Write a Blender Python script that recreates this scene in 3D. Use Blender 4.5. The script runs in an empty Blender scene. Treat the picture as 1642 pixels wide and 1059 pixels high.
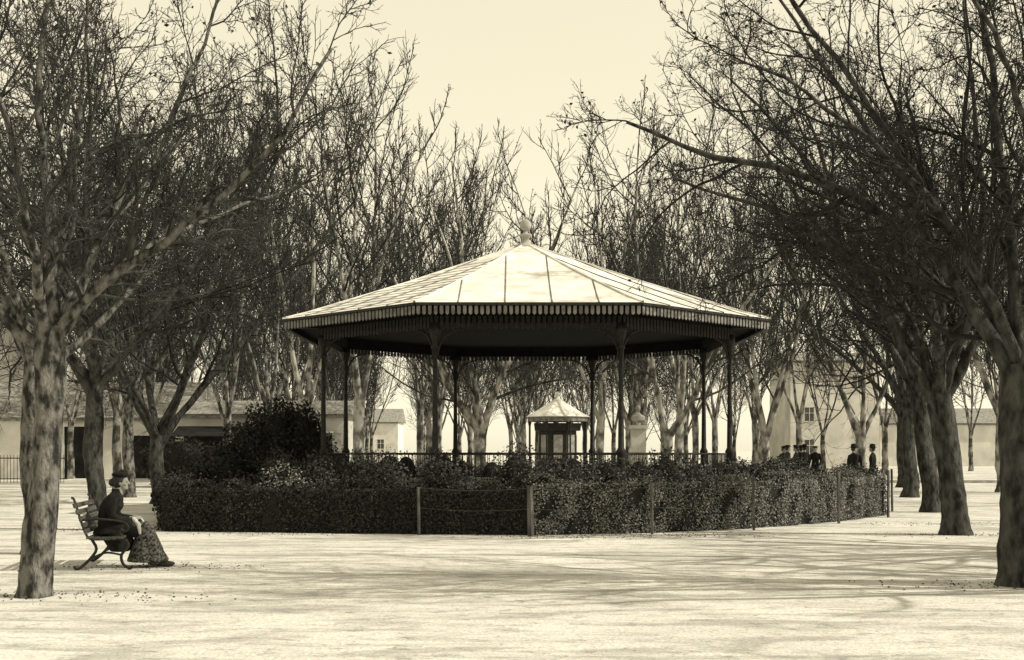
import bpy, math, random
import numpy as np
from mathutils import Vector, Matrix
rng=np.random.default_rng(7)
random.seed(7)
scene=bpy.context.scene
COL=scene.collection

# ------------------------------------------------------------ materials
def tone(v): return (v, v*0.965, v*0.88, 1)
def mat(name,v1,v2,scale=5,rough=.9,bump=0.0,detail=8,stretch=(1,1,1),contrast=(.35,.65),bscale=None,spec=.2,coord='Object'):
    m=bpy.data.materials.new(name); m.use_nodes=True
    nt=m.node_tree; b=nt.nodes['Principled BSDF']
    b.inputs['Roughness'].default_value=rough
    b.inputs['Specular IOR Level'].default_value=spec
    tc=nt.nodes.new('ShaderNodeTexCoord'); mp=nt.nodes.new('ShaderNodeMapping')
    mp.inputs['Scale'].default_value=stretch
    nt.links.new(tc.outputs[coord],mp.inputs[0])
    n=nt.nodes.new('ShaderNodeTexNoise'); n.inputs['Scale'].default_value=scale; n.inputs['Detail'].default_value=detail
    nt.links.new(mp.outputs[0],n.inputs['Vector'])
    r=nt.nodes.new('ShaderNodeValToRGB')
    r.color_ramp.elements[0].position=contrast[0]; r.color_ramp.elements[1].position=contrast[1]
    r.color_ramp.elements[0].color=tone(v1); r.color_ramp.elements[1].color=tone(v2)
    nt.links.new(n.outputs['Fac'],r.inputs[0]); nt.links.new(r.outputs[0],b.inputs['Base Color'])
    if bump:
        n2=nt.nodes.new('ShaderNodeTexNoise'); n2.inputs['Scale'].default_value=bscale or scale*3; n2.inputs['Detail'].default_value=6
        nt.links.new(mp.outputs[0],n2.inputs['Vector'])
        bp=nt.nodes.new('ShaderNodeBump'); bp.inputs['Strength'].default_value=bump; bp.inputs['Distance'].default_value=.05
        nt.links.new(n2.outputs['Fac'],bp.inputs['Height']); nt.links.new(bp.outputs[0],b.inputs['Normal'])
    return m
M_bark=mat('bark_dark',.012,.075,9,bump=1,stretch=(1,1,.45),bscale=22)
M_barkm=mat('bark_mid',.02,.17,10,bump=1,stretch=(1,1,.5),bscale=24,contrast=(.40,.60))
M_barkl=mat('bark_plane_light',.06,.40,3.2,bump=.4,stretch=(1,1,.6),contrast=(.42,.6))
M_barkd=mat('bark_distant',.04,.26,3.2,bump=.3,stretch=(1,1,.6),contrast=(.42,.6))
M_twig=mat('twig_bark',.008,.03,6,bump=0)
M_twigl=mat('twig_bark_light',.012,.065,4,bump=0)
M_leaf=mat('ivy_hedge_leaf_sunlit',.02,.30,22,detail=4,rough=.6,contrast=(.42,.62))  # paler ivy-like leaf, with sunlight on the right-hand hedge painted into its tone
M_leafd=mat('box_hedge_leaf_shaded',.008,.06,16,detail=3,rough=.7,contrast=(.40,.66))  # darker leaf tone, with the shade of the left hedge face painted in
M_leaf2=mat('shrub_leaf',.012,.09,9,detail=3,rough=.6)
M_ivy=mat('ivy_leaf',.008,.035,7,detail=3,rough=.6)
M_pale=mat('rose_leaf_pale',.12,.42,20,detail=2,rough=.7)
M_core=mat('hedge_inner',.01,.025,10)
M_soil=mat('soil',.06,.16,3,bump=.5)
M_iron=mat('painted_iron',.014,.034,12,rough=.5)
M_wood=mat('bench_wood',.03,.10,9,stretch=(6,.6,6),rough=.7,bump=.3)
M_post=mat('post_wood',.04,.14,8,stretch=(1,1,.3),bump=.4)
M_wire=mat('wire',.05,.12,8)
M_zinc=mat('zinc_roof',.52,.76,1.8,rough=.7,bump=.12,bscale=5,contrast=(.32,.62))
M_seam=mat('zinc_seam',.08,.24,5,rough=.6)
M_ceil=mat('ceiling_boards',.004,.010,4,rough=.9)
M_tooth=mat('lambrequin_paint',.12,.28,5,rough=.7)
M_stone=mat('stone',.25,.42,3,bump=.3)
M_plaster=mat('plaster',.34,.52,.9,bump=.2,bscale=12)
M_plasterw=mat('plaster_white',.50,.70,.6,bump=.1)
M_tile=mat('roof_tiles',.14,.32,1.2,stretch=(6,.8,6),bump=.5,bscale=5)
M_glass=mat('window_glass',.03,.08,2,rough=.2,spec=.5)
M_dark=mat('dark_interior',.008,.02,2)
M_shut=mat('shutter_paint',.25,.38,6)
M_black=mat('cloth_black',.007,.016,14,rough=.95,bump=.3,bscale=40)
M_skirt=mat('cloth_patterned',.015,.11,30,rough=.95,bump=.5,bscale=18,contrast=(.42,.58))
M_grey=mat('cloth_grey',.03,.07,20,rough=.95,bump=.2)
M_white=mat('cloth_white',.4,.55,20,rough=.95,bump=.3)
M_skin=mat('skin',.22,.29,20,rough=.6)
M_hair=mat('hair',.012,.03,30,rough=.6)
M_shoe=mat('shoe_leather',.015,.03,20,rough=.4)

def ground_mat():
    m=bpy.data.materials.new('sandy_ground'); m.use_nodes=True; nt=m.node_tree; N=nt.nodes; L=nt.links
    b=N['Principled BSDF']; b.inputs['Roughness'].default_value=.95; b.inputs['Specular IOR Level'].default_value=.1
    tc=N.new('ShaderNodeTexCoord')
    def noise(scale,st,det=8,rough=.6,dist=0,rot=0):
        mp=N.new('ShaderNodeMapping'); mp.inputs['Scale'].default_value=st; mp.inputs['Rotation'].default_value=(0,0,rot); L.new(tc.outputs['Object'],mp.inputs[0])
        n=N.new('ShaderNodeTexNoise'); n.inputs['Scale'].default_value=scale; n.inputs['Detail'].default_value=det; n.inputs['Roughness'].default_value=rough; n.inputs['Distortion'].default_value=dist
        L.new(mp.outputs[0],n.inputs['Vector']); return n
    def ramp(n,a,b_,v1,v2):
        r=N.new('ShaderNodeValToRGB'); r.color_ramp.elements[0].position=a; r.color_ramp.elements[1].position=b_
        r.color_ramp.elements[0].color=(v1,v1,v1,1); r.color_ramp.elements[1].color=(v2,v2,v2,1); L.new(n.outputs['Fac'],r.inputs[0]); return r
    def mul(a,c):
        x=N.new('ShaderNodeMix'); x.data_type='RGBA'; x.blend_type='MULTIPLY'; x.inputs[0].default_value=1
        L.new(a,x.inputs[6]); L.new(c,x.inputs[7]); return x.outputs[2]
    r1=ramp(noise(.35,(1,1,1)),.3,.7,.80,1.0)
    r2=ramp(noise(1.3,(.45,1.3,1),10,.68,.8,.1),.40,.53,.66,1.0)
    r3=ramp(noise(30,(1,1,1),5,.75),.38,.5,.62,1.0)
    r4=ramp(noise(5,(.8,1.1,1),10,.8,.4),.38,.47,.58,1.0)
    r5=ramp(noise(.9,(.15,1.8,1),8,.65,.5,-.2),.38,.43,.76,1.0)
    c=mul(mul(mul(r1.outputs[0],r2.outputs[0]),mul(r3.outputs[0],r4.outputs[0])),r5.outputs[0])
    t=N.new('ShaderNodeRGB'); t.outputs[0].default_value=(.74,.715,.655,1)
    L.new(mul(c,t.outputs[0]),b.inputs['Base Color'])
    bp=N.new('ShaderNodeBump'); bp.inputs['Strength'].default_value=.8; bp.inputs['Distance'].default_value=.04
    L.new(noise(7,(1,1,1),10,.7).outputs['Fac'],bp.inputs['Height']); L.new(bp.outputs[0],b.inputs['Normal'])
    return m
M_ground=ground_mat()

# ------------------------------------------------------------ mesh helpers
def np_mesh(name,verts,quads,mi=None,smooth=True,mats=()):
    me=bpy.data.meshes.new(name)
    me.vertices.add(len(verts)); me.vertices.foreach_set('co',np.asarray(verts,dtype=np.float32).ravel())
    nf=len(quads); me.loops.add(nf*4); me.loops.foreach_set('vertex_index',np.asarray(quads,dtype=np.int32).ravel())
    me.polygons.add(nf); me.polygons.foreach_set('loop_start',np.arange(nf,dtype=np.int32)*4)
    if mi is not None: me.polygons.foreach_set('material_index',np.asarray(mi,dtype=np.int32))
    me.polygons.foreach_set('use_smooth',np.full(nf,smooth))
    for m in mats: me.materials.append(m)
    me.update(calc_edges=True); me.validate()
    return me
def obj(name,me,loc=(0,0,0),rotz=0,parent=None,scale=1):
    o=bpy.data.objects.new(name,me); COL.objects.link(o)
    o.location=loc; o.rotation_euler=(0,0,rotz)
    if scale!=1: o.scale=(scale,)*3
    if parent: o.parent=parent
    return o
def empty(name,loc=(0,0,0),rotz=0,parent=None):
    o=bpy.data.objects.new(name,None); o.empty_display_size=.3; COL.objects.link(o)
    o.location=loc; o.rotation_euler=(0,0,rotz)
    if parent: o.parent=parent
    return o
def nrm(a): return a/np.maximum(np.linalg.norm(a,axis=-1,keepdims=True),1e-9)

def tube_arr(pts,rad,S):
    N,P,_=pts.shape
    tan=nrm(np.gradient(pts,axis=1))
    ov=nrm(pts[:,-1]-pts[:,0])
    z=np.array([0,0,1.]); x=np.array([1.,0,0])
    alt=np.where((np.abs(ov[:,2])>.9)[:,None],x,z)
    ref=nrm(np.cross(ov,alt))
    n=ref[:,None,:]-np.sum(ref[:,None,:]*tan,-1,keepdims=True)*tan; n=nrm(n)
    b=np.cross(tan,n)
    a=np.arange(S)*2*np.pi/S
    v=pts[:,:,None,:]+rad[:,:,None,None]*(np.cos(a)[None,None,:,None]*n[:,:,None,:]+np.sin(a)[None,None,:,None]*b[:,:,None,:])
    i=(np.arange(N)*P*S)[:,None,None]+(np.arange(P-1)*S)[None,:,None]+np.arange(S)[None,None,:]
    j=(np.arange(N)*P*S)[:,None,None]+(np.arange(P-1)*S)[None,:,None]+((np.arange(S)+1)%S)[None,None,:]
    q=np.stack([i,j,j+S,i+S],-1).reshape(-1,4)
    return v.reshape(-1,3),q
class Acc:
    def __init__(s): s.v=[];s.q=[];s.m=[];s.n=0
    def add(s,v,q,m):
        s.v.append(v); s.q.append(q+s.n); s.m.append(np.full(len(q),m) if np.isscalar(m) else m); s.n+=len(v)
    def tubes(s,pts,rad,S,m): s.add(*tube_arr(pts,rad,S),m)
    def leaves(s,c,size,m,r,flat=0.0,nor=None,spread=.55):
        N=len(c)
        if nor is None:
            d=nrm(r.normal(size=(N,3))*np.array([1,1,1-flat])); e=nrm(np.cross(d,r.normal(size=(N,3))))
        else:
            nn=nrm(nor+r.normal(size=(N,3))*spread); d=nrm(np.cross(nn,r.normal(size=(N,3)))); e=np.cross(nn,d)
        sz=(size*r.uniform(.6,1.3,N))[:,None]
        v=np.stack([c-d*sz*.5,c+e*sz*.32,c+d*sz*.5,c-e*sz*.32],1).reshape(-1,3)
        s.add(v,np.arange(N*4).reshape(-1,4),m)
    def mesh(s,name,mats,smooth=True):
        return np_mesh(name,np.concatenate(s.v),np.concatenate(s.q),np.concatenate(s.m),smooth,mats)

# ------------------------------------------------------------ trees
def resample(cp,P):
    cp=np.asarray(cp,float); n=len(cp)
    ext=np.vstack([2*cp[0]-cp[1],cp,2*cp[-1]-cp[-2]])
    out=[]
    for t in np.linspace(0,n-1-1e-6,P):
        i=int(t);u=t-i;a,b,c,d=ext[i:i+4]
        out.append(.5*((2*b)+(c-a)*u+(2*a-5*b+4*c-d)*u*u+(-a+3*b-3*c+d)*u**3))
    return np.array(out)
def grow(r,start,d,length,P,wander,up):
    pts=[start]; step=(length/(P-1))[:,None]
    drift=r.normal(size=d.shape)*wander*.4
    for i in range(P-1):
        d=nrm(d+r.normal(size=d.shape)*wander+drift+np.array([0,0,up]))
        pts.append(pts[-1]+d*step)
    return np.stack(pts,1)
def children(r,pts,rad,n,t0,t1,ang,lf,rf,P,wander,up,rmin,taper=.35,asp=.7):
    N,PP,_=pts.shape
    L=np.linalg.norm(np.diff(pts,axis=1),axis=2).sum(1)
    t=(t0+(t1-t0)*(np.arange(n)[None,:]+r.uniform(0,1,(N,n)))/n)
    f=t*(PP-1); i=np.minimum(f.astype(int),PP-2); u=(f-i)
    I=np.arange(N)[:,None]
    p=pts[I,i]*(1-u[...,None])+pts[I,i+1]*u[...,None]
    tg=nrm(pts[I,i+1]-pts[I,i]); rr=rad[I,i]*(1-u)+rad[I,i+1]*u
    pr=r.normal(size=tg.shape); pr=nrm(np.cross(tg,pr))
    a=np.radians(r.uniform(ang[0],ang[1],(N,n)))[...,None]
    a=np.where((np.arange(n)==n-1)[None,:,None],a*.35,a)
    d=np.cos(a)*tg+np.sin(a)*pr
    length=L[:,None]*lf*(1.15-asp*t)*r.uniform(.55,1.35,(N,n))
    p=p.reshape(-1,3);d=d.reshape(-1,3);length=length.ravel()
    r0=np.maximum(rr.ravel()*rf*r.uniform(.75,1.1,N*n),rmin)
    q=grow(r,p,d,length,P,wander,up)
    tt=np.linspace(0,1,P)[None,:]
    rd=r0[:,None]*(1-(1-taper)*tt); rd=np.maximum(rd,rmin*.6)
    return q,rd
def tree_mesh(name,trunk,r_base,r_top,limbs,seed,mats,limb_r=None,counts=(9,8,6,3),up=.06,rmin=.0045,lf=(.45,.5,.55,.55),dots=300,wan=(.09,.11,.13)):
    r=np.random.default_rng(seed); A=Acc()
    NP=26
    tp=resample(trunk,NP); k=np.linspace(0,1,NP)
    trad=(r_base*(1-k)+r_top*k)+r_base*.5*np.exp(-k*14)
    trad*=1+r.normal(size=NP)*.02
    v,q=tube_arr(tp[None],trad[None],24)
    vv=v.reshape(NP,24,3); c=tp[:,None,:]
    an=np.arange(24)*2*np.pi/24
    bumpy=1+.06*np.sin(an*3+r.uniform(0,6)+k[:,None]*3)+.05*np.sin(an*2+k[:,None]*9+r.uniform(0,6))+.07*np.exp(-k*10)[:,None]*np.sin(an*5+1)+r.normal(size=(NP,24))*.015
    for _ in range(5):
        ka=r.uniform(.15,.95); aa=r.uniform(0,6.28)
        bumpy+=.15*np.exp(-((k[:,None]-ka)/.04)**2-((np.cos(an-aa)-1)/.12)**2)
    v=(c+(vv-c)*bumpy[...,None]).reshape(-1,3)
    A.add(v,q,0)
    P=18
    lp=np.stack([resample(l,P) for l in limbs])
    jit=r.normal(size=lp.shape)*.035; jit[:,0]=0; lp=lp+np.cumsum(jit,1)*.7
    n=len(limbs)
    lr=np.array(limb_r) if limb_r is not None else np.full(n,r_top*.62)
    kk=np.linspace(0,1,P)[None,:]
    lrad=lr[:,None]*(1-.78*kk**.8)*(1+.35*np.exp(-kk*14))*(1+r.normal(size=(n,P))*.07)
    A.tubes(lp,lrad,9,0)
    a2,b2=children(r,lp,lrad,counts[0],.16,1,(28,65),lf[0],.55,10,wan[0],up,rmin*2.2); A.tubes(a2,b2,6,1)
    a3,b3=children(r,a2,b2,counts[1],.13,1,(28,68),lf[1],.52,7,wan[1],up,rmin*1.4); A.tubes(a3,b3,4,1)
    a4,b4=children(r,a3,b3,counts[2],.12,1,(28,72),lf[2],.6,5,wan[2],up*1.3,rmin); A.tubes(a4,b4,3,1)
    if counts[3]:
        a5,b5=children(r,a4,b4,counts[3],.2,1,(28,68),lf[3],.75,3,.16,up*1.5,rmin*.8); A.tubes(a5,b5,3,1)
        tips=a5[:,-1]
    else: tips=a4[:,-1]
    if dots:
        idx=r.choice(len(tips),min(dots,len(tips)),replace=False)
        A.leaves(tips[idx],.055 if rmin<.007 else .09,1,r)
    return A.mesh(name,mats)
def auto_limbs(r,top,n,pol,length,up=.05,wander=.06,stag=.5):
    out=[]
    az0=r.uniform(0,6.28)
    for i in range(n):
        az=az0+i*2*np.pi/n+r.uniform(-.35,.35); th=math.radians(r.uniform(*pol))
        d=np.array([[math.sin(th)*math.cos(az),math.sin(th)*math.sin(az),math.cos(th)]])
        s=np.array([top])-np.array([[0,0,r.uniform(0.05,stag)]])
        out.append(grow(r,s,d,np.array([length*r.uniform(.8,1.15)]),7,wander,up)[0])
    return out

near=(M_barkm,M_twigl); dark=(M_bark,M_twig)
WN=(.13,.17,.2)
limA=[[(.1,0,2.7),(.35,-.1,3.2),(.85,-.2,3.65),(1.5,-.3,3.95),(2.1,-.3,4.45),(2.8,-.4,5.1),(3.3,-.3,5.9)],
      [(.1,0,2.8),(.06,.1,3.8),(0,.2,4.8),(-.1,.2,5.8),(.1,.3,7.6)],
      [(.05,0,2.7),(-.4,-.1,3.2),(-1.0,-.1,3.9),(-1.7,0,5.0),(-2.2,0,6.3)],
      [(.12,0,2.75),(.35,.3,3.6),(.65,.6,4.6),(1.0,.9,5.6),(1.5,1.1,7.2)],
      [(.1,0,2.8),(.1,.6,3.3),(.3,1.4,4.1),(.6,2.3,5.2),(.9,2.9,6.4)],
      [(.1,0,2.75),(.2,-.6,3.4),(.3,-1.3,4.3),(.3,-1.9,5.3),(.6,-2.3,6.4)],
      [(.1,0,2.8),(.5,.4,3.4),(1.2,.9,4.0),(2.0,1.4,4.5),(2.9,1.7,4.9)]]
obj('plane_tree',tree_mesh('tA',[(-.09,0,-.1),(-.05,0,.4),(.03,0,1.3),(.08,0,2.1),(.1,0,2.95)],.165,.15,limA,1,near,
    limb_r=[.08,.085,.07,.065,.065,.065,.055],counts=(12,10,6,3),dots=1600,wan=WN),(-5.13,13.6,0))
limE=[[(0,0,2.35),(-.4,0,3.15),(-.9,.1,3.95),(-1.6,.2,4.55),(-2.5,.2,4.95),(-3.5,.3,5.3),(-4.5,.3,5.7)],
      [(0,0,2.4),(.05,.1,3.6),(-.05,.2,4.8),(-.2,.2,6),(-.5,.3,7.4)],
      [(0,0,2.5),(-.35,.2,3.6),(-.9,.4,4.7),(-1.6,.5,5.8),(-2.4,.6,7.0),(-2.9,.7,7.8)],
      [(0,0,2.4),(.5,0,3.2),(1.1,0,4.1),(1.9,0,5.2),(2.4,0,6.4)],
      [(0,0,2.45),(-.2,.7,3.2),(-.6,1.6,4.0),(-1.2,2.5,4.7),(-1.9,3.3,5.3)],
      [(0,0,2.45),(-.1,-.7,3.3),(-.4,-1.5,4.3),(-.9,-2.1,5.2),(-1.5,-2.6,6.0)],
      [(0,0,2.5),(-.5,-.3,3.5),(-1.2,-.7,4.4),(-2.1,-1.1,5.1),(-3.2,-1.4,5.7)]]
obj('plane_tree',tree_mesh('tE',[(.05,0,-.1),(.03,0,.5),(0,0,1.3),(-.02,0,2.0),(0,0,2.6)],.24,.19,limE,2,dark,
    limb_r=[.10,.10,.085,.09,.08,.08,.075],counts=(11,10,6,3),up=.03,dots=1500,wan=WN),(5.98,14.7,0))
limF=[[(-.3,0,2.4),(-.95,0,3.4),(-1.5,0,4.4),(-2.2,.1,5.3),(-3.6,.1,6.1),(-5.4,.2,6.7)],
      [(-.3,0,2.5),(-.3,0,4.0),(-.4,0,5.5),(-1.1,.1,6.9),(-2.2,.2,8.5),(-3.3,.3,10.2)],
      [(-.3,0,2.4),(.25,0,3.4),(.8,.1,4.6),(1.3,.2,6.2),(1.6,.3,8.2)],
      [(-.3,0,2.5),(-.4,.9,3.6),(-.8,2.0,4.8),(-1.4,3.0,6.0),(-2.2,3.8,7.4)],
      [(-.3,0,2.5),(-.6,-.8,3.7),(-1.3,-1.7,4.9),(-2.1,-2.4,6.1),(-3.0,-2.9,7.2)],
      [(-.4,0,2.6),(-.9,.3,4.2),(-1.9,.6,5.9),(-3.0,.8,7.4),(-4.2,.9,8.6)],
      [(-.3,0,2.5),(.1,-.6,4.0),(.2,-1.2,5.8),(0,-1.5,7.6),(-.3,-1.6,9.6)]]
obj('plane_tree',tree_mesh('tF',[(.03,0,-.1),(.0,0,.4),(-.08,0,1.2),(-.2,0,2.0),(-.3,0,2.7)],.25,.21,limF,3,dark,
    limb_r=[.12,.13,.12,.1,.11,.10,.1],counts=(11,10,6,3),up=.035,rmin=.0055,lf=(.42,.5,.55,.55),dots=1500,wan=WN),(8.35,23.5,0))
def gen(name,loc,seed,H,rb,n,pol,L,mats,counts=(9,8,5,3),rmin=.006,up=.06,limb_r=None,dots=400,lean=(0,0),lf=(.42,.5,.55,.55),luw=.05,wan=(.12,.15,.17),fat=1):
    r=np.random.default_rng(seed)
    top=(lean[0],lean[1],H)
    lim=auto_limbs(r,top,n,pol,L,up=luw)
    me=tree_mesh(name,[(0,0,-.1),(lean[0]*.1+.04,lean[1]*.1,H*.2),(lean[0]*.4-.05,lean[1]*.4,H*.5),(top[0],top[1],H+.1)],rb,rb*.82,lim,seed+100,mats,
        limb_r=[rb*fat*random.uniform(.40,.54) for _ in lim],counts=counts,rmin=rmin,up=up,dots=dots,lf=lf,wan=wan)
    return obj('plane_tree',me,loc)
gen('tB',(-8.35,25,0),21,3.0,.20,7,(22,52),7.2,dark,counts=(11,10,6,2),dots=900)
gen('tB2',(-7.35,19.2,0),33,3.1,.18,6,(20,48),6.0,near,counts=(10,9,6,2),dots=700)
gen('tD',(-10.5,37,0),22,2.2,.24,6,(20,50),9.5,dark,rmin=.008)
gen('tC',(-12.9,42,0),23,3.2,.20,6,(18,45),9.5,near,rmin=.009)
gen('tL0',(-11.2,19,0),24,3.0,.20,6,(25,50),6.0,near,counts=(8,7,5,2))
gen('tG',(10.75,32,0),25,3.0,.24,7,(20,50),9.0,dark,rmin=.007,lean=(-.3,0))
gen('tH',(13.4,42,0),26,3.4,.25,6,(20,48),10,dark,rmin=.009)
gen('tI',(16.6,53,0),27,3.4,.25,6,(20,48),10,dark,rmin=.010,counts=(8,7,5,2))
gen('tR0',(11.6,14.2,0),28,3.0,.27,7,(22,46),6.2,dark,counts=(6,5,4,2),fat=1.5)
gen('tR1',(12.8,18.9,0),29,3.2,.27,6,(22,46),6.8,dark,counts=(6,5,4,2),fat=1.5)
for k,(x,y,H,n,L,rb,pol) in enumerate([(-5.5,45,3.4,4,11,.23,(10,26)),(-1.25,50,2.6,6,10,.30,(18,46)),(3.5,49,3.0,3,11.5,.18,(8,22)),
      (5.55,44.5,2.1,3,11,.23,(14,30)),(9.75,48,2.3,4,11.5,.23,(10,26)),(14.0,50,2.4,4,12,.24,(14,34)),(-8.6,52,3.4,4,12.5,.22,(10,30)),(7.4,55,3,4,12,.22,(12,30)),(18.5,47,3,4,11.5,.26,(14,34))]):
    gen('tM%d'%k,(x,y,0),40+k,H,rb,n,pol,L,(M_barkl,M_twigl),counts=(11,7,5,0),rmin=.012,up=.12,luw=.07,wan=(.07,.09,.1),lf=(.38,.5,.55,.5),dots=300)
DT=empty('distant_trees')
vars_=[]
for k in range(5):
    r=np.random.default_rng(70+k); H=3+.4*k%1.2
    lim=auto_limbs(r,(0,0,H),4+k%2,(6,28),12.5,up=.08,wander=.04)
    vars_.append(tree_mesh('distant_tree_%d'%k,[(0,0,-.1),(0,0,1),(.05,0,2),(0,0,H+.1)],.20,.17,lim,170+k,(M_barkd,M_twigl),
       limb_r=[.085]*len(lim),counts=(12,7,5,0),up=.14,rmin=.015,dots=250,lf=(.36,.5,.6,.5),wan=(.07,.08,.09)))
r=np.random.default_rng(5)
k=0
for y in list(np.arange(60,125,9)):
    for x in np.arange(-46,47,6.8):
        xx=x+r.uniform(-2,2); yy=y+r.uniform(-2.5,2.5)
        if abs(xx)>yy*.44+3: continue
        if abs(xx-2.2)<2.6 and yy<75: continue
        if xx>11 and r.uniform()<.5: continue
        if xx<-17 and yy<69: continue
        o=obj('distant_tree',vars_[k%5],(xx,yy,0),r.uniform(0,6.28),DT,r.uniform(.85,1.12)); k+=1
for y in (136,152):
    for x in np.arange(-60,26,6.2):
        o=obj('distant_tree',vars_[k%5],(x+r.uniform(-2,2),y+r.uniform(-4,4),0),r.uniform(0,6.28),DT,r.uniform(.7,.95)); k+=1
for (x,y,s) in [(-15.5,49,.9),(-13,57,1.),(-17,34,.7),(-22,44,.8),(22,56,.9),(19,36,.7),(24,45,.8)]:
    obj('distant_tree',vars_[k%5],(x,y,0),k,DT,s); k+=1

# ------------------------------------------------------------ generic modelling builder
class MB:
    def __init__(s): s.v=[];s.f=[]
    def add(s,v,f):
        n=len(s.v); s.v+= [tuple(p) for p in v]; s.f+=[tuple(i+n for i in q) for q in f]
    def box(s,c,d,rz=0,M=None):
        v=[]
        for x in(-.5,.5):
            for y in(-.5,.5):
                for z in(-.5,.5):
                    p=Vector((x*d[0],y*d[1],z*d[2]))
                    if rz: p=Matrix.Rotation(rz,3,'Z')@p
                    if M: p=M@p
                    v.append(p+Vector(c))
        s.add(v,[(0,1,3,2),(4,6,7,5),(0,4,5,1),(2,3,7,6),(0,2,6,4),(1,5,7,3)])
    def loft(s,secs,n=16):
        v=[];f=[]
        for c,rx,ry,U,V in secs:
            for k in range(n):
                a=2*math.pi*k/n; v.append(Vector(c)+Vector(U)*rx*math.cos(a)+Vector(V)*ry*math.sin(a))
        for i in range(len(secs)-1):
            for k in range(n):
                f.append((i*n+k,i*n+(k+1)%n,(i+1)*n+(k+1)%n,(i+1)*n+k))
        f.append(tuple(range(n))[::-1]); f.append(tuple((len(secs)-1)*n+k for k in range(n)))
        s.add(v,f)
    def lathe(s,prof,n=16,c=(0,0,0)):
        s.loft([((c[0],c[1],c[2]+z),rr,rr,(1,0,0),(0,1,0)) for rr,z in prof],n)
    def chain(s,pts,rad,n=12):
        pts=[Vector(p) for p in pts]
        secs=[]
        for i,p in enumerate(pts):
            a=pts[max(i-1,0)];b=pts[min(i+1,len(pts)-1)]; t=(b-a).normalized()
            u=t.orthogonal().normalized() if i==0 else (U-U.dot(t)*t).normalized()
            U=u; w=t.cross(u)
            if i==0:
                for k in (.98,.7,.35): secs.append((p-t*rad[0]*k,rad[0]*math.sqrt(1-k*k),rad[0]*math.sqrt(1-k*k),u,w))
            secs.append((p,rad[i],rad[i],u,w))
            if i==len(pts)-1:
                for k in (.35,.7,.98): secs.append((p+t*rad[i]*k,rad[i]*math.sqrt(1-k*k),rad[i]*math.sqrt(1-k*k),u,w))
        s.loft(secs,n)
    def ell(s,c,r,n=16,m=10):
        s.loft([((c[0],c[1],c[2]-r[2]*math.cos(math.pi*k/m)),max(r[0]*math.sin(math.pi*k/m),1e-4),max(r[1]*math.sin(math.pi*k/m),1e-4),(1,0,0),(0,1,0)) for k in range(m+1)],n)
    def mesh(s,name,m,smooth=False):
        me=bpy.data.meshes.new(name); me.from_pydata(s.v,[],s.f); me.materials.append(m)
        if smooth: me.polygons.foreach_set('use_smooth',[True]*len(me.polygons))
        me.update(); return me
    def obj(s,name,m,parent=None,smooth=False,voxel=0,loc=(0,0,0),rotz=0,sub=0):
        o=obj(name,s.mesh(name,m,smooth),loc,rotz,parent)
        if voxel: remesh(o,voxel)
        return o
def remesh(o,voxel):
    md=o.modifiers.new('Remesh','REMESH'); md.mode='VOXEL'; md.voxel_size=voxel; md.use_smooth_shade=True
    sm=o.modifiers.new('Smooth','SMOOTH'); sm.factor=.5; sm.iterations=3

# ------------------------------------------------------------ ground
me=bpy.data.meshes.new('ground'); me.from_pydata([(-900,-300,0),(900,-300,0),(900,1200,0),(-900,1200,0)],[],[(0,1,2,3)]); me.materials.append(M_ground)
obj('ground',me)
A=Acc(); r=np.random.default_rng(3)
n=2200; cen=np.array([(-5.2,13.6),(6,14.7),(8.3,23.5),(-8.3,25),(-4.5,23.8),(1,22.9),(3,23.3),(9,27),(-5,17)])
w=cen[r.integers(0,len(cen),n)]+r.normal(size=(n,2))*[.9,.3]
c=np.stack([w[:,0],w[:,1],np.full(n,.008)],1)
A.leaves(c,.03,0,r,flat=.93)
obj('leaf_litter',A.mesh('leaf_litter',(M_twigl,),False))

# ------------------------------------------------------------ bandstand
KX,KY=.36,33.0
KI=empty('bandstand',(KX,KY,0))
def octp(Rr,z,k,off=math.pi/8): 
    a=off+k*math.pi/4; return Vector((Rr*math.cos(a),Rr*math.sin(a),z))
RE=6.47; ZE=4.8; ZA=7.0; RC=5.45; ZP=.75
U8=(math.cos(math.pi/8),math.sin(math.pi/8),0);V8=(-math.sin(math.pi/8),math.cos(math.pi/8),0)
b=MB()
b.loft([((0,0,0),5.95,5.95,U8,V8),((0,0,ZP-.12),5.95,5.95,U8,V8)],8)
b.loft([((0,0,ZP-.12),6.08,6.08,U8,V8),((0,0,ZP),6.08,6.08,U8,V8)],8)
b.obj('platform',M_stone,KI)
b=MB()
prof=[(RE,ZE),(RE*.9,ZE+.185),(RE*.5,ZE+1.06),(.28,ZA-.05)]
b.loft([((0,0,z),q,q,U8,V8) for q,z in prof],8)
b.obj('roof',M_zinc,KI)
def roofz(q):
    P=prof
    for i in range(3):
        if q<=P[i][0]+1e-6 and q>=P[i+1][0]-1e-6:
            t=(P[i][0]-q)/(P[i][0]-P[i+1][0]); return P[i][1]+t*(P[i+1][1]-P[i][1])
    return ZA
A=Acc()
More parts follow.
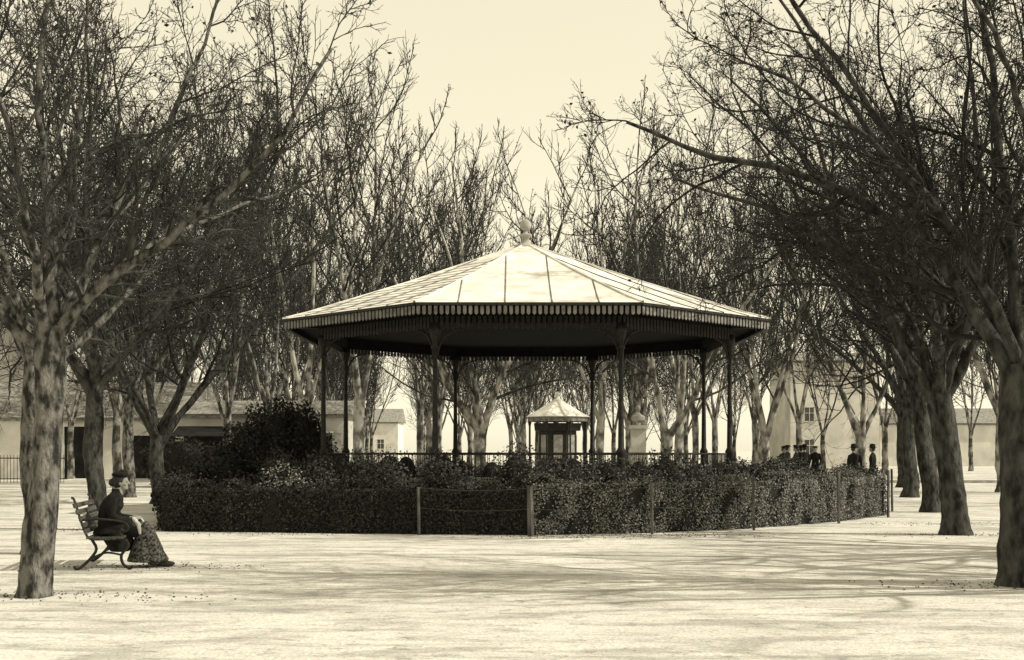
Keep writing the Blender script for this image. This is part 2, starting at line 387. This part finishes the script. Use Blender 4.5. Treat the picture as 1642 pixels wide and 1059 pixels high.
for k in range(8):
    a=octp(1,0,k);c2=octp(1,0,k+1)
    qs=[RE*1.0,RE*.9,RE*.5,.28]
    A.tubes(np.array([[tuple(a*q)[:2]+(roofz(q)+.01,) for q in qs]]),np.full((1,4),.03),6,1)
    s=(c2-a).normalized(); mid=(a+c2)/2
    ap=mid.length*RE; nd=mid.normalized()
    for o_ in [(i+.5)*1.02-2.04 for i in range(4)]:
        d_hip=abs(o_)/math.tan(math.pi/8)
        qs=[ap]+[x for x in (ap*.9,ap*.5) if x>d_hip+.1]+[max(d_hip,.35)]
        pts=[]
        for q in qs:
            zz=roofz(q/ap*RE); p=nd*q+s*o_; pts.append((p.x,p.y,zz+.008))
        pts=resample(pts,4) if len(pts)<4 else np.array(pts[:4])
        if np.linalg.norm(pts[0]-pts[-1])>.4: A.tubes(pts[None],np.full((1,4),.017),4,0)
    if k in (0,7,1,4,3):
        for q in np.arange(.3,.98,.055):
            qq=RE*q; p0=octp(qq,roofz(qq)+.002,k);p1=octp(qq,roofz(qq)+.002,k+1)
            A.tubes(np.array([[tuple(p0),tuple(p1)]]),np.full((1,2),.009),4,0)
obj('roof_seams',A.mesh('roof_seams',(M_seam,M_zinc)),parent=KI)
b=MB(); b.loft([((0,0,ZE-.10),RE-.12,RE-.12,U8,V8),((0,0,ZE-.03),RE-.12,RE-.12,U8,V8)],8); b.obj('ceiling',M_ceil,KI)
b=MB(); t=MB()
def ringboard(B,Rr,z0,z1,th):
    for k in range(8):
        a=octp(Rr,0,k);c2=octp(Rr,0,k+1);m=(a+c2)/2; ang=math.atan2((c2-a).y,(c2-a).x)
        B.box((m.x,m.y,(z0+z1)/2),((c2-a).length-.02,th,z1-z0),ang)
def ringteeth(T,Rr,z0,z1,w,gap,th):
    for k in range(8):
        a=octp(Rr,0,k);c2=octp(Rr,0,k+1); L=(c2-a).length; n=int(L/(w+gap)); d=(c2-a).normalized()
        nd=Vector((d.y,-d.x,0))
        for i in range(n):
            c=a+d*((i+.5)*L/n)
            v=[]
            for sgn in(-.5,.5):
                o_=nd*th*sgn
                v+=[c+o_-d*w/2+Vector((0,0,z1)),c+o_+d*w/2+Vector((0,0,z1)),c+o_+d*w/2+Vector((0,0,z0+w*.5)),c+o_+Vector((0,0,z0)),c+o_-d*w/2+Vector((0,0,z0+w*.5))]
            T.add(v,[(0,1,2,3,4),(9,8,7,6,5),(0,5,6,1),(1,6,7,2),(2,7,8,3),(3,8,9,4),(4,9,5,0)])
ringboard(b,RE-.03,ZE-.06,ZE-.004,.06)
b.obj('eave_beam',M_iron,KI)
ringteeth(t,RE-.05,ZE-.27,ZE-.07,.075,.05,.02); t.obj('lambrequin',M_tooth,KI)
b=MB(); ringboard(b,RE-.11,ZE-.22,ZE-.065,.02); ringboard(b,RC,ZE-.36,ZE-.11,.12); b.obj('frieze_boards',M_ceil,KI)
t=MB(); ringteeth(t,RC+.07,4.30,4.6,.08,.04,.02); t.obj('inner_fringe',M_iron,KI)
b=MB()
for k in range(8):
    a=octp((RE+RC)/2-.05,ZE-.16,k); b.box(a,(RE-RC-.2,.09,.1),math.atan2(a.y,a.x))
b.obj('brackets_eave',M_iron,KI)
b=MB(); A=Acc()
for k in range(8):
    c=octp(RC,0,k)
    b.lathe([(.15,ZP),(.15,ZP+.12),(.10,ZP+.18),(.095,ZP+.75),(.12,ZP+.8),(.07,ZP+.9),(.055,ZP+2.2),(.05,3.85),(.09,3.88),(.09,3.93),(.06,3.97),(.075,4.08),(.13,4.25),(.13,4.44)],14,(c.x,c.y,0))
    for s_ in(-1,1):
        d=(octp(RC,0,k+s_)-c).normalized()
        P=[]
        for i in range(8):
            a=i/7*math.pi/2; P.append(tuple(c+d*(.06+.6*(1-math.cos(a)))+Vector((0,0,3.72+.6*math.sin(a)))))
        A.tubes(np.array([P]),np.full((1,8),.024),6,0)
        P=[]
        for i in range(14):
            a=i/13*5.2; rr=.13*(1-i/16); P.append(tuple(c+d*(.24+rr*math.cos(a))+Vector((0,0,4.12+rr*math.sin(a)))))
        A.tubes(np.array([P]),np.full((1,14),.016),5,0)
b.obj('columns',M_iron,KI,True)
obj('column_scrolls',A.mesh('scr',(M_iron,)),parent=KI)
A=Acc()
for k in range(8):
    a=octp(RC,0,k);c2=octp(RC,0,k+1)
    for z in(.85,1.5): A.tubes(np.array([[tuple(a+Vector((0,0,z))),tuple(c2+Vector((0,0,z)))]]),np.full((1,2),.022),6,0)
    n=30
    P=np.array([[tuple(a.lerp(c2,(i+.5)/n)+Vector((0,0,.85))),tuple(a.lerp(c2,(i+.5)/n)+Vector((0,0,1.5)))] for i in range(n)])
    A.tubes(P,np.full((n,2),.009),4,0)
obj('railing',A.mesh('rail',(M_iron,)),parent=KI)
b=MB(); b.lathe([(.34,6.86),(.30,7.0),(.12,7.06),(.09,7.2),(.17,7.25),(.17,7.29),(.06,7.33),(.05,7.4)],16)
b.ell((0,0,7.54),(.16,.16,.16)); b.lathe([(.03,7.68),(.02,7.78),(.004,7.95)],8); b.obj('finial',M_stone,KI,True)

# ------------------------------------------------------------ hedge
hp=np.array([(-6.75,24.7),(-1.75,23.85),(.4,23.55),(2.55,24.2),(4.5,25.3),(6.8,27.6),(8.85,30.4),(9.3,34),(7.5,40),(0,43),(-7,41),(-8.9,35),(-7.8,29.5)])
n=len(hp)
A=Acc(); r=np.random.default_rng(9)
core=MB()
for i in range(n):
    p0=hp[i];p1=hp[(i+1)%n]; d=p1-p0; L=np.linalg.norm(d); d=d/L; nd=np.array([d[1],-d[0]])
    front= i in(0,1,2,3,4,5)
    h=.86 if i<2 or i>10 else .97
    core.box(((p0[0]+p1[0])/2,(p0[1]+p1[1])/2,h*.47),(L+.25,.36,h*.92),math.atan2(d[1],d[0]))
    den=2400 if front else 450; N_=int(L*(2*h+.5)*den)
    u=r.uniform(0,2*h+.5,N_)
    if front: u=np.where((u>h+.5)&(r.uniform(size=N_)<.7),u-h-.5,u)
    s=r.uniform(-.1,L+.1,N_)
    bul=.08*np.sin(s*2.1+i)+.06*np.sin(s*5.3)+.04*np.sin(s*11)
    u=np.maximum(u,0)
    f1=u<h; f2=(u>=h)&(u<h+.5)
    x=np.where(f1,.23+bul*.5,np.where(f2,.25-(u-h),-.23)); z=np.where(f1,u,np.where(f2,h+bul*1.2,2*h+.5-u))
    x=x+r.normal(size=N_)*.035; z=z+np.abs(r.normal(size=N_))*.03*(u>h)
    sp=(r.uniform(size=N_)<.07)&(u>h*.9)&(u<h+.5); z=z+sp*r.uniform(0,.22,N_)
    nor=np.where(f1[:,None],np.array([nd[0],nd[1],.15]),np.where(f2[:,None],np.array([0,0,1.]),np.array([-nd[0],-nd[1],.15])))
    if i in(2,3,4,5):
        keep=(np.sin(s*3.1+z*4+i)+np.sin(s*7.7-z*6)+r.normal(size=N_)*.5)>-.9
    else: keep=np.ones(N_,bool)
    P=np.stack([p0[0]+d[0]*s+nd[0]*x,p0[1]+d[1]*s+nd[1]*x,z],1)[keep]
    A.leaves(P,.042 if front else .07,0 if i in (2,3,4,5) else 1,r,nor=nor[keep])  # right-front runs get the sunlit leaf tone, the others the shaded one
H=empty('box_hedge')
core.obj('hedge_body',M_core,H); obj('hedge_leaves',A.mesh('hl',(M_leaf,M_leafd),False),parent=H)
me=bpy.data.meshes.new('planting_bed'); me.from_pydata([(x,y,.006) for x,y in hp],[],[tuple(range(n))]); me.materials.append(M_soil); obj('planting_bed',me)
WF=empty('wire_fence'); A=Acc(); b=MB()
fp=[(-6.9,24.2),(-4.5,23.9),(-1.75,23.4),(.34,23.05),(2.65,23.65),(4.8,24.8),(7.1,27.1),(8.9,29.5),(9.9,32.5)]
for i,(x,y) in enumerate(fp):
    if i in(0,1): continue
    w=.085 if i in(3,) else .045
    lean=random.uniform(-.03,.03); hh=[0,0,.9,.92,.98,1.12,1.12,1.12,1.1][i]
    b.box((x,y,hh/2),(w,w,hh),.3*i,Matrix.Rotation(lean,3,'Y'))
b.obj('posts',M_post,WF)
for i in range(2,len(fp)-1):
    for z in(.93,.55):
        P=[(fp[i][0]+(fp[i+1][0]-fp[i][0])*t,fp[i][1]+(fp[i+1][1]-fp[i][1])*t,z-.04-.05*4*t*(1-t)) for t in np.linspace(0,1,8)]
        A.tubes(np.array([P]),np.full((1,8),.0035),4,0)
obj('wires',A.mesh('w',(M_wire,)),parent=WF)
A=Acc(); r=np.random.default_rng(12); core=MB()
for k in range(74):
    th=k/74*2*math.pi+r.uniform(-.03,.03); q=r.uniform(6.55,7.1)+(.5 if k%3==0 else 0); h=r.uniform(1.3,1.65) if q<7.2 else r.uniform(.95,1.3)
    if math.cos(th)>.55: h=min(h,1.32)
    cx,cy=KX+q*math.cos(th),KY+q*math.sin(th); rr=r.uniform(.45,.62)
    N_=1500 if math.sin(th)<.2 else 400
    d=nrm(r.normal(size=(N_,3))); rad=r.uniform(.7,1.12,N_)[:,None]
    P=np.array([cx,cy,h*.52])+d*rad*np.array([rr,rr,h*.52]); ok=P[:,2]>0
    A.leaves(P[ok],.065,0,r,nor=d[ok],spread=.8)
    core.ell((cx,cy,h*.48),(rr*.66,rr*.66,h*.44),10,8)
    ns=7; s=np.tile([cx,cy,h*.7],(ns,1))+r.normal(size=(ns,3))*[.2,.2,0]
    st=grow(r,s,nrm(r.normal(size=(ns,3))*.5+[0,0,1]),r.uniform(.3,.65,ns)*(.5 if math.cos(th)>.55 else 1),4,.1,0); A.tubes(st,np.full((ns,4),.006),3,0)
S=empty('shrub_border'); core.obj('shrub_inner',M_core,S); obj('shrub_leaves',A.mesh('sl',(M_leaf2,),False),parent=S)
def leafmound(name,blobs,m,size,den,seed,inner=True):
    A=Acc(); r=np.random.default_rng(seed); core=MB()
    for (cx,cy,cz,rx,ry,rz) in blobs:
        N_=int(den*(rx*ry+rx*rz+ry*rz)*4); d=nrm(r.normal(size=(N_,3)))
        lump=1+.10*np.sin(d[:,0]*7+cx)+.10*np.sin(d[:,2]*9+cy)+.07*np.sin(d[:,1]*13)
        P=np.array([cx,cy,cz])+d*(lump*r.uniform(.82,1.1,N_))[:,None]*np.array([rx,ry,rz]); P=P[P[:,2]>0]
        A.leaves(P,size,0,r)
        if inner: core.ell((cx,cy,cz),(rx*.82,ry*.82,rz*.82))
    e=empty(name)
    if inner: core.obj('inner_foliage',M_core,e)
    obj('leaves',A.mesh(name+'_l',(m,),False),parent=e)
leafmound('ivy_bush',[(-6.1,32,1.5,.8,1.1,1.25),(-6.6,31.6,1.15,.8,1,1.05),(-7.1,31,.8,.75,.9,.85),(-7.8,30.6,.5,.65,.7,.6),(-5.5,32.3,1.55,.7,1.0,1.15),(-8.3,31,.4,.6,.7,.5)],M_ivy,.09,420,31)
leafmound('rose_bush',[(-4.75,25.7,.75,.45,.4,.55),(-4.4,25.8,.6,.35,.3,.45)],M_pale,.045,300,32,False)
leafmound('laurel_bush',[(-14.5,54,1.0,1.6,1.2,1.2),(-11.5,56,1.2,1.6,1.2,1.4),(-9,57,.8,1.4,1,1)],M_ivy,.14,120,33)

# ------------------------------------------------------------ news kiosk + bust
K2=empty('small_kiosk',(2.15,59,0))
def oc(B,secs): B.loft([((0,0,z),q,q,U8,V8) for q,z in secs],8)
b=MB(); oc(b,[(1.62,3.15),(1.2,3.36),(.55,3.75),(.12,4.02)]); b.lathe([(.1,4.0),(.05,4.1),(.1,4.2),(.02,4.35)],8); b.obj('roof',M_zinc,K2)
b=MB(); oc(b,[(1.15,0),(1.15,1.0)]); oc(b,[(.95,1.0),(.95,2.5)]); oc(b,[(1.15,2.5),(1.2,2.85)])
for k in range(8):
    c=octp(1.42,0,k); b.lathe([(.06,0),(.045,.5),(.04,2.7),(.09,2.95)],8,(c.x,c.y,0))
b.obj('booth',M_iron,K2)
t=MB()
for k in range(8):
    a=octp(1.5,0,k);c2=octp(1.5,0,k+1);m=(a+c2)/2; t.box((m.x,m.y,3.03),((c2-a).length-.02,.03,.2),math.atan2((c2-a).y,(c2-a).x))
t.obj('lambrequin',M_tooth,K2)
t=MB()
for k in range(8):
    a=octp(.965,0,k);c2=octp(.965,0,k+1);m=(a+c2)/2; t.box((m.x,m.y,1.75),(.42,.03,1.1),math.atan2((c2-a).y,(c2-a).x))
t.obj('panels',M_stone,K2)
BU=empty('bust_monument',(4.55,45,0))
b=MB(); b.box((0,0,.15),(1.1,1.1,.3)); b.box((0,0,.42),(.8,.8,.24)); b.box((0,0,1.45),(.5,.5,1.82)); b.box((0,0,2.42),(.62,.62,.12)); b.obj('pedestal',M_plasterw,BU)
b=MB(); b.loft([((0,0,2.48),.1,.1,(1,0,0),(0,1,0)),((0,0,2.58),.09,.09,(1,0,0),(0,1,0)),((0,0,2.66),.13,.24,(0,1,0),(1,0,0)),((0,0,2.8),.13,.25,(0,1,0),(1,0,0)),((0,0,2.88),.09,.12,(0,1,0),(1,0,0)),((0,0,3.0),.065,.065,(1,0,0),(0,1,0))])
b.ell((0,-.01,3.1),(.085,.105,.13)); b.ell((0,-.11,3.09),(.018,.03,.03)); b.obj('bust',M_stone,BU,voxel=.012)

# ------------------------------------------------------------ buildings
def house(name,x0,x1,y,depth,h,rh,wins,doors=(),wm=M_plaster,rm=M_tile,ww=.9,wh=1.3,hip=False,shutters=True):
    e=empty(name,((x0+x1)/2,y,0)); W=x1-x0
    b=MB(); b.box((0,depth/2,h/2),(W,depth,h)); b.obj('walls',wm,e)
    b=MB(); o_=.35
    if rh>0:
        v=[(-W/2-o_,-o_,h),(W/2+o_,-o_,h),(W/2+o_,depth+o_,h),(-W/2-o_,depth+o_,h),(-W/2-o_+(depth/2 if hip else 0),depth/2,h+rh),(W/2+o_-(depth/2 if hip else 0),depth/2,h+rh)]
        b.add([(p[0],p[1],p[2]+.003) for p in v],[(0,1,5,4),(2,3,4,5),(0,4,3),(1,2,5),(3,2,1,0)])
    b.box((0,-.08,h-.1),(W+.1,.16,.18)); b.obj('roof',rm,e)
    g=MB();fr=MB();sh=MB();dr=MB()
    for (wx,wz) in wins:
        g.box((wx,-.012,wz),(ww,.03,wh)); fr.box((wx,-.03,wz-wh/2-.06),(ww+.25,.12,.1)); fr.box((wx,-.035,wz),(.05,.03,wh)); fr.box((wx,-.035,wz+.1),(ww,.028,.04))
        fr.box((wx,-.03,wz+wh/2+.05),(ww+.2,.08,.1))
        if shutters:
            for s_ in(-1,1): sh.box((wx+s_*(ww/2+.27),-.03,wz),(.46,.05,wh))
    for (dx,dw,dh) in doors:
        dr.box((dx,-.02,dh/2),(dw,.05,dh)); fr.box((dx-dw/2-.08,-.04,dh/2),(.16,.1,dh)); fr.box((dx+dw/2+.08,-.04,dh/2),(.16,.1,dh)); fr.box((dx,-.045,dh+.09),(dw+.34,.11,.18))
    if dr.v: dr.obj('door_openings',M_dark,e)
    if g.v: g.obj('windows',M_glass,e)
    if fr.v: fr.obj('frames',M_plasterw,e)
    if sh.v: sh.obj('shutters',M_shut,e)
    return e
def grid(W,cols,rows,z0,dz): return [(-W/2+(i+.5)*W/cols,z0+j*dz) for i in range(cols) for j in range(rows)]
house('low_house',-32,-18.2,70,8,3.4,2.2,[(-4.8,1.9)],[(.7,1.4,2.9),(5.0,2.6,2.4)],wm=M_plasterw,wh=1.2)
e=house('gabled_house',-17,-8.5,63,6,3.4,.8,[(3.2,1.8)],[(-2.6,2.4,2.3),(.6,1.6,2.3)],wm=M_plaster)
b=MB(); b.add([(-4.1,-.06,2.75),(1.9,-.06,2.75),(1.9,-1.5,2.25),(-4.1,-1.5,2.25),(-4.1,-.06,2.79),(1.9,-.06,2.79),(1.9,-1.5,2.29),(-4.1,-1.5,2.29)],[(0,1,2,3),(7,6,5,4),(0,4,5,1),(1,5,6,2),(2,6,7,3),(3,7,4,0)])
b.obj('awning',M_dark,e)
house('town_house',-44,-30.5,84,9,10.5,2.0,grid(13,4,3,2,3.1))
house('white_house',25,33,112,9,9.6,1.0,[(-2.3,1.9),(2.3,1.9),(-2.3,4.8),(2.0,7.7)],wm=M_plasterw,ww=.8,wh=1.2,shutters=False)
house('stone_house',36,60,122,9,4.2,1.6,grid(24,5,1,1.8,2.7),wm=M_plasterw,shutters=False)
house('long_house',-50,-16,175,9,5.5,2,grid(34,7,1,2.4,2.8),wm=M_plasterw,shutters=False)
house('villa_house',66,90,140,9,6,2,grid(24,5,1,2.2,2.6),shutters=False)
A=Acc(); F=empty('iron_fence',(-27,60,0)); n=60
A.tubes(np.array([[(i*.16-4,0,0),(i*.16-4,0,1.35)] for i in range(n)]),np.full((n,2),.014),4,0)
for z in(.2,1.2): A.tubes(np.array([[(-4,0,z),(-4+n*.16,0,z)]]),np.full((1,2),.025),4,0)
obj('bars',A.mesh('fence',(M_iron,)),parent=F)
b=MB(); b.box((0,0,.07),(60,.25,.14)); b.obj('stone_kerb',M_stone,None,loc=(45,60,0))

# ------------------------------------------------------------ bench
ROT=math.radians(10)
BE=empty('park_bench',(-5.52,17.25,0),ROT)
b=MB()
for i in range(6): b.box((.2-.08*i,0,.435-.012*math.sin(i/5*math.pi)),(.062,1.6,.025))
for i in range(5):
    z=.52+.085*i; b.box((-.245-.035*i,0,z),(.022,1.6,.062),0,Matrix.Rotation(math.radians(-20),3,'Y'))
b.obj('slats',M_wood,BE)
A=Acc()
for y in(-.66,.66):
    def tb(cp,rr=.017,P=16):
        A.tubes(resample([(x,y,z) for x,z in cp],P)[None],np.full((1,P),rr),8,0)
    tb([(.25,.40),(.1,.41),(-.1,.41),(-.22,.43),(-.3,.6),(-.40,.93),(-.44,.96)])
    tb([(.25,.40),(.29,.32),(.2,.2),(.22,.08),(.3,.02),(.34,.04)],.02)
    tb([(-.18,.41),(-.12,.28),(-.2,.15),(-.32,.04),(-.38,.02),(-.4,.06)],.02)
    tb([(-.2,.15),(0,.23),(.2,.2)],.014)
    tb([(-.34,.66),(-.15,.68),(.1,.66),(.25,.62),(.29,.55),(.24,.51),(.19,.55)],.016)
    tb([(.22,.60),(.18,.5),(.22,.42)],.014)
obj('iron_ends',A.mesh('ends',(M_iron,)),parent=BE)

# ------------------------------------------------------------ people
def hand_mesh():
    b=MB()
    b.loft([((0,0,0),.019,.026,(0,0,1),(0,1,0)),((.03,0,0),.016,.034,(0,0,1),(0,1,0)),((.06,0,0),.014,.04,(0,0,1),(0,1,0)),((.092,0,0),.011,.038,(0,0,1),(0,1,0))],14)
    b.ell((0,0,0),(.025,.025,.02),12,8)
    for y,l in((-.030,.052),(-.010,.066),(.011,.072),(.031,.064)):
        p=Vector((.084,y,0)); pts=[p]; a=.25
        for s_,fr in enumerate((.45,.32,.25)):
            p=p+Vector((math.cos(a),y*.8,-math.sin(a))).normalized()*l*fr*1.15; pts.append(p); a+=.5
        b.chain(pts,[.0092,.0085,.0078,.0066],10)
    b.chain([(.02,.026,-.004),(.048,.052,-.012),(.072,.062,-.022),(.09,.062,-.034)],[.014,.0105,.0092,.0075],10)
    return b.mesh('hand',M_skin,True)
HM=hand_mesh()
def put_hand(e,p,d,up,mirror=False,glove=None):
    o=obj('hand',HM,p,0,e); x=Vector(d).normalized(); z=(Vector(up)-Vector(up).dot(x)*x).normalized(); y=z.cross(x)
    if mirror: y=-y
    m=Matrix((x,y,z)).transposed().to_4x4(); m.translation=Vector(p); o.matrix_local=m; remesh(o,.0045)
def head(e,hc,female,hat,vox=.008,hairm=M_hair):
    x,y,z=hc
    b=MB()
    b.ell((x,y,z+.015),(.095,.074,.105)); b.ell((x+.035,y,z-.05),(.058,.052,.062)); b.ell((x+.075,y,z-.08),(.022,.024,.02))
    b.chain([(x+.092,y,z+.02),(x+.112,y,z-.022)],[.009,.013],8)
    for s_ in(-1,1):
        b.ell((x-.002,y+s_*.076,z-.01),(.018,.009,.03),10,6); b.ell((x+.068,y+s_*.03,z+.03),(.022,.026,.01),10,6); b.ell((x+.06,y+s_*.04,z-.025),(.025,.02,.022),10,6)
    b.ell((x+.088,y,z-.052),(.011,.024,.009),10,6)
    b.chain([(x-.02,y,z-.05),(x-.035,y,z-.17)],[.052,.056],12)
    b.obj('head',M_skin,e,True,vox)
    b=MB()
    for s_ in(-1,1): b.ell((x+.083,y+s_*.031,z+.008),(.009,.013,.007),8,6)
    b.ell((x+.096,y,z-.052),(.006,.021,.003),8,6); b.obj('eyes_and_mouth',M_hair,e,True)
    b=MB(); b.ell((x-.022,y,z+.04),(.095,.086,.098)); b.ell((x-.035,y,z-.01),(.075,.083,.08))
    if female: b.ell((x-.115,y,z+.0),(.05,.055,.055)); b.ell((x+.01,y,z+.09),(.085,.08,.045)); b.ell((x+.0,y,z+.015),(.055,.088,.05))
    b.obj('hair',M_hair,e,True,.009)
    if hat:
        b=MB()
        if hat=='bowler': b.lathe([(.001,z+.05),(.14,z+.055),(.165,z+.075),(.15,z+.068),(.105,z+.075),(.108,z+.13),(.085,z+.175),(.02,z+.195)],18,(x-.01,y,0))
        elif hat=='cap': b.ell((x-.01,y,z+.10),(.125,.115,.045)); b.ell((x+.10,y,z+.07),(.06,.07,.012))
        elif hat=='toque': b.ell((x-.01,y,z+.105),(.115,.105,.05)); b.ell((x+.03,y,z+.14),(.06,.05,.04))
        else: b.lathe([(.001,z+.085),(.13,z+.08),(.15,z+.095),(.10,z+.11),(.105,z+.15),(.06,z+.185),(.01,z+.19)],18,(x-.015,y,0)); b.ell((x+.05,y,z+.15),(.07,.05,.04))
        b.obj('hat',M_black,e,True)
X=(1,0,0);Y=(0,1,0)
WO=empty('seated_woman',(-5.46,17.0,0),ROT)
b=MB()
b.loft([((-.02,0,.45),.15,.20,X,Y),((-.03,0,.56),.145,.195,X,Y),((-.04,0,.70),.135,.165,X,Y),((-.005,0,.84),.15,.19,X,Y),((.03,0,.93),.13,.195,X,Y),((.05,0,.985),.095,.165,X,Y),((.065,0,1.02),.07,.08,X,Y),((.075,0,1.07),.062,.066,X,Y)],20)
b.ell((.08,0,.85),(.085,.135,.085))
for s_ in(-1,1):
    b.chain([(.03,s_*.165,.93),(.03,s_*.215,.82),(.04,s_*.235,.70),(.14,s_*.19,.66),(.27,s_*.10,.645)],[.07,.068,.06,.055,.04])
    b.chain([(-.02,s_*.10,.53),(.24,s_*.10,.545),(.33,s_*.11,.50)],[.125,.115,.10])
b.loft([((-.12,0,.45),.10,.24,X,Y),((-.05,0,.47),.2,.26,X,Y),((-.03,0,.55),.17,.22,X,Y)],16)
b.loft([((.12,0,.22),.13,.22,X,Y),((.10,0,.36),.2,.24,X,Y),((.06,0,.5),.2,.24,X,Y)],16)
b.obj('coat',M_black,WO,True,.012)
b=MB()
for s_ in(-1,1):
    b.chain([(-.02,s_*.10,.52),(.22,s_*.10,.545),(.42,s_*.10,.54),(.50,s_*.10,.42),(.54,s_*.11,.28),(.57,s_*.12,.14)],[.11,.10,.09,.09,.11,.12])
b.chain([(.1,0,.53),(.42,0,.53),(.50,0,.4),(.55,0,.25),(.57,0,.15)],[.09,.08,.085,.13,.14])
b.loft([((.43,0,.46),.11,.18,X,Y),((.45,0,.3),.18,.21,X,Y),((.47,0,.14),.25,.26,X,Y),((.47,0,.075),.265,.27,X,Y)],22)
for k in range(11):
    a=k/11*2*math.pi; b.chain([(.46+.09*math.cos(a),.15*math.sin(a),.44),(.48+.25*math.cos(a),.26*math.sin(a),.1)],[.012,.032],8)
b.obj('skirt',M_skirt,WO,True,.013)
b=MB(); b.ell((.27,0,.655),(.12,.13,.03)); b.chain([(.3,-.1,.66),(.38,-.17,.58),(.40,-.2,.47)],[.03,.035,.02]); b.chain([(.25,.08,.66),(.36,.05,.65),(.42,-.02,.62)],[.03,.03,.02]); b.obj('cloth_in_lap',M_white,WO,True,.01)
b=MB()
for s_ in(-1,1): b.chain([(.55,s_*.07,.09),(.63,s_*.075,.05),(.73,s_*.08,.038),(.81,s_*.08,.032)],[.045,.04,.036,.024])
b.obj('shoes',M_shoe,WO,True,.008)
put_hand(WO,(.285,-.085,.675),(1,.55,-.12),(0,0,1),False); put_hand(WO,(.285,.085,.685),(1,-.6,-.1),(0,0,1),True)
head(WO,(.125,0,1.155),True,'toque')
def standing(loc,rot,female,hat,cm,tm,stride=.12,scale=1.0,arm=0):
    e=empty('standing_woman' if female else 'standing_man',loc,rot); e.scale=(scale,)*3
    b=MB()
    secs=[((0,0,.86),.13,.175,X,Y),((0,0,.98),.125,.17,X,Y),((0,0,1.1),.11,.14 if female else .155,X,Y),((.01,0,1.26),.125,.18,X,Y),((0,0,1.38),.105,.2,X,Y),((-.01,0,1.44),.075,.14,X,Y),((0,0,1.5),.055,.06,X,Y)]
    b.loft(secs,18)
    for s_ in(-1,1):
        w=(.06+arm*.2,s_*.235,.86+arm*.15)
        b.chain([(0,s_*.185,1.39),(-.02,s_*.225,1.25),(-.01,s_*.24,1.12),w],[.062,.055,.048,.036])
    if female: pass
    else: b.loft([((0,0,.62),.16,.2,X,Y),((0,0,.9),.14,.185,X,Y)],18)
    b.obj('coat',cm,e,True,.016)
    b=MB()
    if female:
        b.loft([((0,0,1.08),.11,.135,X,Y),((0,0,.9),.15,.19,X,Y),((0,0,.5),.2,.23,X,Y),((0,0,.06),.29,.31,X,Y)],22)
        for k in range(12):
            a=k/12*2*math.pi; b.chain([(.14*math.cos(a),.18*math.sin(a),.85),(.28*math.cos(a),.3*math.sin(a),.08)],[.012,.03],8)
        b.obj('skirt',tm,e,True,.018)
    else:
        for s_ in(-1,1):
            dx=stride*s_; b.chain([(0,s_*.09,.9),(dx*.6+.02,s_*.095,.5),(dx-.01,s_*.1,.1)],[.1,.07,.055])
        b.obj('trousers',tm,e,True,.015)
    b=MB()
    for s_ in(-1,1):
        dx=(0 if female else stride*s_); b.chain([(dx-.03,s_*.09,.06),(dx+.08,s_*.1,.045),(dx+.19,s_*.1,.032)],[.045,.04,.028])
    b.obj('shoes',M_shoe,e,True,.012)
    for s_ in(-1,1): put_hand(e,(.065+arm*.2,s_*.236,.845+arm*.15),(.15,0,-1),(0,s_,0),s_<0)
    head(e,(.02,0,1.63),female,hat,.011)
for (x,y,rt,fe,hat,cm,tm,sc) in [
   (12.9,44.6,2.6,False,'bowler',M_black,M_grey,1.0),(12.05,44,.3,False,'bowler',M_black,M_black,1.0),(12.5,45.5,1.2,True,'lady',M_black,M_black,.98),
   (11.7,53,.2,False,'cap',M_grey,M_black,1.02),(12.3,54,3.2,True,'lady',M_grey,M_black,1.0),(12.9,55,2.0,False,'bowler',M_black,M_grey,1.02),(13.5,55.5,4.2,False,'cap',M_black,M_black,1.0),(12.2,56,5.2,True,'lady',M_black,M_grey,.98),(13.1,56.5,1.4,False,'bowler',M_black,M_black,1.0)]:
    standing((x,y,0),rt,fe,hat,cm,tm,scale=sc,arm=random.choice([0,0,.4]))

# ------------------------------------------------------------ light, world, camera
el=math.radians(40); sd=Vector((1,-.16,0)).normalized(); sd=Vector((sd.x*math.cos(el),sd.y*math.cos(el),math.sin(el)))
L=bpy.data.lights.new('sun','SUN'); L.energy=5.0; L.angle=math.radians(.5); L.color=(1,.95,.80)
lo=bpy.data.objects.new('sun',L); COL.objects.link(lo); lo.rotation_euler=sd.to_track_quat('Z','Y').to_euler(); lo.location=(20,0,30)
w=bpy.data.worlds.new('World'); scene.world=w; w.use_nodes=True; nt=w.node_tree
bg=nt.nodes['Background']; sk=nt.nodes.new('ShaderNodeTexSky'); sk.sky_type='NISHITA'; sk.sun_disc=False; sk.sun_elevation=el; sk.sun_rotation=math.atan2(sd.x,sd.y)
bw=nt.nodes.new('ShaderNodeRGBToBW'); pw=nt.nodes.new('ShaderNodeMath'); pw.operation='POWER'; pw.inputs[1].default_value=.25
ml=nt.nodes.new('ShaderNodeMath'); ml.operation='MULTIPLY'; ml.inputs[1].default_value=7.5
mx=nt.nodes.new('ShaderNodeVectorMath'); mx.operation='SCALE'; mx.inputs[0].default_value=(1,.918,.68)
nt.links.new(sk.outputs[0],bw.inputs[0]); nt.links.new(bw.outputs[0],pw.inputs[0]); nt.links.new(pw.outputs[0],ml.inputs[0]); nt.links.new(ml.outputs[0],mx.inputs['Scale'])
nt.links.new(mx.outputs[0],bg.inputs[0]); bg.inputs[1].default_value=.1
cam=bpy.data.cameras.new('camera'); co=bpy.data.objects.new('camera',cam); COL.objects.link(co)
co.location=(0,0,1.6); co.rotation_euler=(math.radians(90),0,0); cam.sensor_width=36; cam.lens=43.85; cam.shift_y=.117; cam.clip_end=3000
scene.camera=co
scene.view_settings.view_transform='Standard'; scene.view_settings.look='None'; scene.view_settings.exposure=0
